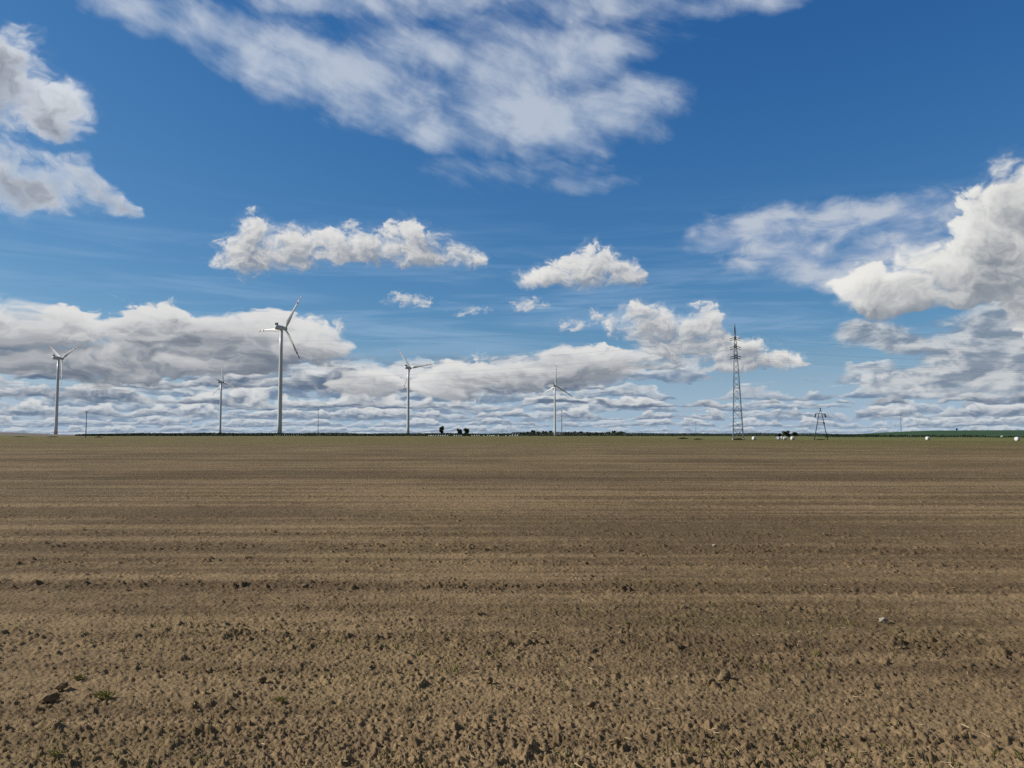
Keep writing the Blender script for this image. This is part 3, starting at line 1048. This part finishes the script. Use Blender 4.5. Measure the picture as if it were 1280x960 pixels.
G1 = 'white wrapped bales lying on the grass strip'
bale(941.3, 243, 20, 'white wrapped bale lying alone just right of the lattice pylon', G1)
bale(971.6, 244, 35, 'white wrapped bale at the left end of the cluster by the round trees', G1)
bale(975.6, 262, 70, 'white wrapped bale standing behind the others in the cluster by the round trees', G1)
bale(979.8, 245, -15, 'white wrapped bale in the middle front of the cluster by the round trees', G1)
bale(989.3, 243, 10, 'white wrapped bale a little apart, right end of the cluster by the round trees', G1)
bale(1157.5, 236, 15, 'white wrapped bale lying alone in front of the dark sapling row', G1)
bale(1268.8, 205, 25, 'white wrapped bale nearest the right edge of the field', G1)
bale(1250.0, 400, 0, 'small far white bale standing behind the sapling row below the green hill', G1)
rowpx = [536.8 + 2.9 * k for k in range(9)] + [568.5, 571.4, 574.3, 577.2] + [590.5, 593.4, 596.4, 599.0] + [605.4] + [609.6, 612.5, 615.4] + [617.8, 623.4, 632.5, 637.8, 640.8, 644.0, 647.0]
for i, q in enumerate(rowpx):
    bale(q + random.uniform(-0.3, 0.3), 722 + random.uniform(-3, 3), random.uniform(-30, 30), 'tiny white wrapped bale in the broken row below the far dark wood', 'white bales in a row along the far wood')

# ------------------------------------------------------------------ low white posts by the tallest turbine
m = MB()
m.tube([(0, 0, -0.2), (0, 0, 1.25), (0, 0, 1.33)], [0.20, 0.20, 0.10], 8)
post0 = m.build('marker_post', M_POST)
for k in range(11):
    o = post0 if k == 0 else post0.copy()
    if k:
        COL.objects.link(o)
    p = px_point(345.5 + 2.9 * k, 720)
    o.location = (p.x, p.y, 0)
    tag(o, 'short white post in the row at the foot of the tallest turbine', 'post', 'white posts in a row')

# ------------------------------------------------------------------ trees
def leaf_cloud(m, centre, rad, n, size, r):
    """leaf-sized faces spread unevenly through an uneven crown"""
    lumps = [(Vector((r.uniform(-.6, .6), r.uniform(-.6, .6), r.uniform(-.55, .6))), r.uniform(.32, .52)) for _ in range(11)] + [(Vector((0, 0, -.1)), .62), (Vector((0, 0, .15)), .55)]
    for _ in range(n):
        c, q = r.choice(lumps)
        d = Vector((r.gauss(0, 1), r.gauss(0, 1), r.gauss(0, 1))).normalized() * (r.random() ** 0.45) * q
        v = c + d
        p = Vector(centre) + Vector((v.x * rad[0], v.y * rad[1], v.z * rad[2]))
        u = Vector((r.gauss(0, 1), r.gauss(0, 1), r.gauss(0, 1))).normalized()
        w = u.orthogonal().normalized()
        s = size * r.uniform(.6, 1.4)
        m.add([p - u * s, p + w * s * .7, p + u * s, p - w * s * .7], [(0, 1, 2, 3)])


def make_tree(seed, n=3200):
    """unit tree: 1 high, about 1 wide"""
    r = random.Random(seed)
    root = empty('round_tree')
    m = MB()
    m.tube([(0, 0, -0.03), (0.01, 0, 0.2), (0.0, 0.01, 0.45), (0.02, 0, 0.7)], [0.045, 0.035, 0.025, 0.008], 8)
    for k in range(6):
        a = k * 1.05 + r.random()
        m.tube([(0, 0, 0.22 + k * 0.05), (math.cos(a) * 0.16, math.sin(a) * 0.16, 0.42 + k * 0.05), (math.cos(a) * 0.30, math.sin(a) * 0.30, 0.5 + k * 0.055)], [0.018, 0.012, 0.004], 6)
    m.build('trunk', M_BARK, root)
    m = MB()
    leaf_cloud(m, (0, 0, 0.53), (0.47, 0.47, 0.47), n, 0.042, r)
    m.build('crown', M_LEAF, root)
    return root


protos = [make_tree(s) for s in (1, 2, 3, 4)]
taken = [False] * 4
GT = 'trees standing out above the far wood'


def tree(px, top, wid, dist, label, group=GT, name='round_tree'):
    k = random.randrange(4)
    if not taken[k]:
        o = protos[k]
        taken[k] = True
    else:
        o = copy_tree(protos[k])
    p = px_point(px, dist)
    z = zat(p.x, p.y)
    h = CAM_H + (HOR - top) / F_PX * dist - z
    w = wid / F_PX * dist
    o.location = (p.x, p.y, z - 0.05)
    o.scale = (w, w, h)
    o.rotation_euler = (0, 0, random.uniform(0, 6.28))
    tag(o, label, 'tree', group)


tree(552.7, 532.4, 7.2, 800, 'tallest lone dark round tree left of the paired trees')
tree(574.5, 535.4, 8.0, 800, 'left one of the two dark round trees standing side by side')
tree(583.0, 534.8, 8.2, 805, 'right one of the two dark round trees standing side by side')
mids = [(652, 540, 8), (660, 539.2, 8), (666, 537.4, 8), (673, 539, 7), (681, 538.4, 8), (688, 538.0, 8), (709, 539.3, 8), (717, 539.0, 8), (726, 538.8, 8), (735, 539.6, 7), (745, 540, 7),
        (752, 540.2, 7), (760, 539.4, 7), (767, 537.8, 7), (775, 539.0, 9)]
for i, (x, t, w) in enumerate(mids):
    lab = {2: 'taller dark tree in the clump left of the slender turbine', 13: 'highest tree near the right end of the dark treetops'}.get(i, 'dark tree in the irregular row of treetops around the slender turbine')
    tree(x, t, w, 812 + (i % 3) * 6, lab, 'treetops around the slender turbine')
tree(981.3, 538.0, 11, 420, 'dark round tree behind the bale cluster, larger of the pair', 'trees behind the bales')
tree(992.0, 539.6, 8.5, 425, 'dark round tree behind the right bale of the cluster', 'trees behind the bales')
tree(972.5, 541.2, 5.5, 430, 'small dark bush at the left of the trees behind the bales', 'trees behind the bales')
tree(1194.0, 535.2, 3.2, 1500, 'narrow dark tree standing up alone on the green hill crest', 'trees on the green hill')
for x, t, w, lab in ((1190, 538.0, 5, 'low bush hugging the narrow tree on the green hill'), (1176, 538.7, 4, 'small bush on the hill crest left of the narrow tree'),
                     (1214, 538.2, 6, 'broad low bush on the hill crest right of the narrow tree'), (1223, 538.9, 3, 'tiniest bush midway along the green hill crest'), (1236, 538.4, 7, 'long low bush at the right end of the green hill crest'),
                     (1147, 538.7, 4, 'lone low bush at the left end of the green hill crest')):
    tree(x, t, w, 1500, lab, 'trees on the green hill')

# ------------------------------------------------------------------ far wood: a long low dark mass
r = random.Random(5)
m = MB()
for i in range(36000):
    px = r.uniform(96, 1100)
    d = r.uniform(735, 830)
    p = px_point(px, d)
    k = px * 0.05
    top = 2.75 + 0.35 * math.sin(k * 1.3) * math.sin(k * 0.37) + (0.9 if 640 < px < 782 else 0) + (0.25 if px < 445 else 0)
    if px > 1010:
        top *= max(0.35, 1 - (px - 1010) / 160)
    if px < 180:
        top *= 0.55 + 0.45 * (px - 96) / 84
    z = r.random() ** 0.8 * top
    s = r.uniform(.25, .6)
    u = Vector((r.gauss(0, 1), r.gauss(0, 1), r.gauss(0, 1))).normalized()
    w = u.orthogonal().normalized()
    c = Vector((p.x, p.y, z))
    m.add([c - u * s, c + w * s, c + u * s, c - w * s], [(0, 1, 2, 3)])
wood = m.build('far_wood', M_HEDGE)
tag(wood, 'long low dark wood along the horizon', None, None, 'stuff')

# ------------------------------------------------------------------ sapling row on the right
def make_sapling(seed):
    r = random.Random(seed)
    root = empty('sapling')
    m = MB()
    m.tube([(0, 0, -0.05), (0.01, 0, 0.5), (0, 0, 1.2)], [0.03, 0.022, 0.008], 6)
    m.build('stem', M_BARK, root)
    m = MB()
    leaf_cloud(m, (0, 0, 0.78), (0.50, 0.6, 0.62), 260, 0.07, r)
    m.build('crown', M_SAP, root)
    return root


saps = [make_sapling(s) for s in (11, 12, 13)]
for i in range(88):
    px = 1030 + i * 2.85
    o = saps[i] if i < 3 else copy_tree(saps[i % 3])
    d = 372 + 0.10 * (px - 1030) * -1 + random.uniform(-1, 1)
    p = px_point(px, d)
    o.location = (p.x, p.y, zat(p.x, p.y))
    s = random.uniform(0.85, 1.2)
    o.scale = (s * 1.1, s * 1.1, s * (1.15 if px < 1230 else 0.8))
    o.rotation_euler = (0, 0, random.uniform(0, 6.28))
    tag(o, 'dark young sapling in the long row below the green hill', 'sapling', 'saplings in the row below the hill')

# ------------------------------------------------------------------ weed clumps at the field edge
def weed(px, dist, wx, hz, label):
    r = random.Random(int(px))
    m = MB()
    for _ in range(420):
        t = r.uniform(-1, 1)
        hh = hz * (1 - t * t) * r.uniform(.3, 1)
        x0, y0 = t * wx, r.gauss(0, wx * 0.25)
        m.add([(x0 - .05, y0, -0.02), (x0 + .05, y0, -0.02), (x0 + r.gauss(0, .12), y0 + r.gauss(0, .12), hh)], [(0, 1, 2)])
    o = m.build('weed_clump', M_WEED)
    p = px_point(px, dist)
    o.location = (p.x, p.y, 0)
    tag(o, label, 'weeds', 'weed clumps along the field edge')


weed(922.0, 243, 1.9, 0.75, 'dark heap of weeds between the feet of the lattice pylon')
weed(871.5, 258, 1.6, 0.55, 'low weed clump on the field edge left of the pylon')
weed(853.0, 300, 2.2, 0.75, 'browner weed clump farther left of the pylon on the field edge')
weed(1024.0, 246, 1.8, 0.35, 'low weeds between the feet of the timber A-pole')
weed(126.0, 440, 2.6, 0.8, 'weed clump right of the thin pole at the left field edge')
weed(28.0, 500, 5.0, 0.8, 'long weed clump at the far left field edge')
weed(68.0, 500, 4.2, 0.7, 'weed clump at the field edge below the far left turbine')

# ------------------------------------------------------------------ young tufts in the near soil
M_TUFT = material('yellow_green_grass', (0.28, 0.27, 0.09), 0.75, 0.0, 8.0, col2=(0.36, 0.32, 0.13), spec=0.2)


def tuft(px, py, size, label):
    r = random.Random(int(px))
    m = MB()
    for _ in range(90):
        a, q = r.uniform(0, 6.28), size * 0.55 * math.sqrt(r.random())
        x, y = math.cos(a) * q, math.sin(a) * q * 0.7
        hh = size * r.uniform(.25, .7)
        lx, ly, w = r.gauss(0, size * .35), r.gauss(0, size * .3), r.uniform(.0015, .003)
        m.add([(x - w, y, 0), (x + w, y, 0), (x + lx * .45 + w * .8, y + ly * .45, hh * .75), (x + lx, y + ly, hh)], [(0, 1, 2, 3)])
    o = m.build('grass_tuft', M_TUFT)
    o.location = px_ground(px, py)
    o.location.z = 0.008
    tag(o, label, 'grass tuft', 'yellow green tufts in the near soil')


tuft(131, 874, 0.075, 'yellow green grass tuft right of the long dark clod at the lower left')
tuft(98, 850, 0.05, 'small yellow green tuft behind the long dark clod at the lower left')
tuft(70, 948, 0.05, 'straw coloured grass tuft near the lower left corner')
tuft(352, 878, 0.045, 'small yellow green tuft just below the squarish clod left of the middle')

# ------------------------------------------------------------------ stones and big clods lying on the field
def lump(name, px, py, w_px, h_px, mat, label, cat, seed, group=None, rz=0.0, sink=0.15):
    p = px_ground(px, py + h_px * 0.4)
    d = math.hypot(p.x, p.y)
    w, h = w_px / F_PX * d * 0.8, h_px / F_PX * d * 0.8
    bm = bmesh.new()
    bmesh.ops.create_icosphere(bm, subdivisions=4, radius=1.0)
    rg = random.Random(seed)
    ks = [(Vector((rg.gauss(0, 1), rg.gauss(0, 1), rg.gauss(0, 1))).normalized(), rg.uniform(.55, .95)) for _ in range(14)]
    from mathutils import noise as mn
    for v in bm.verts:
        q = v.co.copy()
        for dd, c in ks:                # broken facets
            e = q.dot(dd)
            if e > c:
                q -= dd * (e - c) * 0.85
        q *= 1 + 0.20 * mn.noise(q * 2.3 + Vector((seed, 0, 0))) + 0.14 * mn.noise(q * 5 + Vector((0, seed, 0))) + 0.07 * mn.noise(q * 11 + Vector((0, seed, 5)))
        v.co = Vector((q.x * w / 2, q.y * w / 2 * 0.75, q.z * h / 2 * 1.1))
    me_ = bpy.data.meshes.new(name)
    for f in bm.faces:
        f.smooth = True
    bm.to_mesh(me_)
    bm.free()
    me_.materials.append(mat)
    o = bpy.data.objects.new(name, me_)
    COL.objects.link(o)
    o.location = (p.x, p.y, h * (0.5 - sink) + 0.008)
    o.rotation_euler = (0.1, -0.1, rz)
    tag(o, label, cat, group)


lump('field_stone', 1104, 776, 14, 8, M_STONE, 'pale flat stone lying on the soil at the right of the field', 'stone', 3, 'stones and clods on the soil')
lump('field_stone', 893, 682, 7, 4, M_STONE, 'small pale stone on the cloddy dark row right of centre', 'stone', 5, 'stones and clods on the soil')
GC = 'stones and clods on the soil'
lump('soil_clod', 905, 846, 24, 13, M_CLOD, 'pale-topped soil clod with a dark shadow, right of the middle foreground', 'soil clod', 7, GC, 0.4)
lump('soil_clod', 889, 852, 17, 11, M_CLOD, 'soil clod leaning against the pale-topped clod', 'soil clod', 8, GC, 1.2)
lump('soil_clod', 62, 872, 26, 14, M_CLOD, 'long dark soil clod at the left edge of the foreground', 'soil clod', 9, GC, 0.6)
lump('soil_clod', 78, 858, 19, 9, M_CLOD, 'flat soil clod just behind the long dark clod on the left', 'soil clod', 10, GC, 0.2)
lump('soil_clod', 936, 952, 26, 15, M_CLOD, 'dark soil clod at the very bottom edge of the view', 'soil clod', 11, GC)
lump('soil_clod', 612, 851, 16, 10, M_CLOD, 'small dark pointed clod in the middle of the foreground', 'soil clod', 12, GC, 0.9)
lump('soil_clod', 327, 850, 17, 10, M_CLOD, 'squarish soil clod on the pale strip left of the middle', 'soil clod', 13, GC, 0.3)
lump('soil_clod', 739, 881, 16, 10, M_CLOD, 'peaked soil clod on the smoother soil right of the middle', 'soil clod', 14, GC, 0.5)
lump('soil_clod', 769, 928, 20, 12, M_CLOD, 'broad dark clod amid rough soil near the bottom of the view', 'soil clod', 15, GC, 0.1)
lump('soil_clod', 381, 733, 13, 7, M_CLOD, 'dark clod sitting on the second cloddy row left of centre', 'soil clod', 16, GC, 0.1)

# ------------------------------------------------------------------ straw bits and sprouts: nobody could count them
r = random.Random(21)
m = MB()
for _ in range(900):
    a, d = r.uniform(R(-38), R(38)), 3.2 * (1 / max(r.random(), 0.10)) ** 1.0
    x, y = math.sin(a) * d, math.cos(a) * d
    ln = r.uniform(.012, .05)
    t = r.uniform(0, 6.28)
    z = 0.022 + r.random() * 0.016
    dv = Vector((math.cos(t), math.sin(t), r.uniform(-.2, .35))) * ln / 2
    m.bar(Vector((x, y, z)) - dv, Vector((x, y, z)) + dv, r.uniform(.0015, .0035))
st_o = m.build('straw_litter', M_STRAW)
tag(st_o, 'scattered bits of pale straw on the soil', None, None, 'stuff')
m = MB()
for _ in range(1700):
    yrow = 3.6 * (1 / max(r.random(), 0.12)) ** 1.0
    x = r.uniform(-0.75, 0.75) * yrow
    if smooth1d(np.array([x * 0.8 + 40]), 51, 0.9)[0] + smooth1d(np.array([yrow]), 52, 0.5)[0] < 1.15:
        continue
    for _k in range(r.randint(2, 5)):
        bx, by = x + r.gauss(0, .02), yrow + r.gauss(0, .02)
        hh = r.uniform(.018, .045)
        lx, ly = r.gauss(0, .016), r.gauss(0, .016)
        w = r.uniform(.0015, .003)
        m.add([(bx - w, by, 0.0), (bx + w, by, 0.0), (bx + lx * .5 + w * .7, by + ly * .5, 0.012 + hh * .7), (bx + lx, by + ly, 0.012 + hh)], [(0, 1, 2, 3)])
sp_o = m.build('green_sprouts', M_SPROUT)
tag(sp_o, 'thin young green sprouts scattered over the soil', None, None, 'stuff')
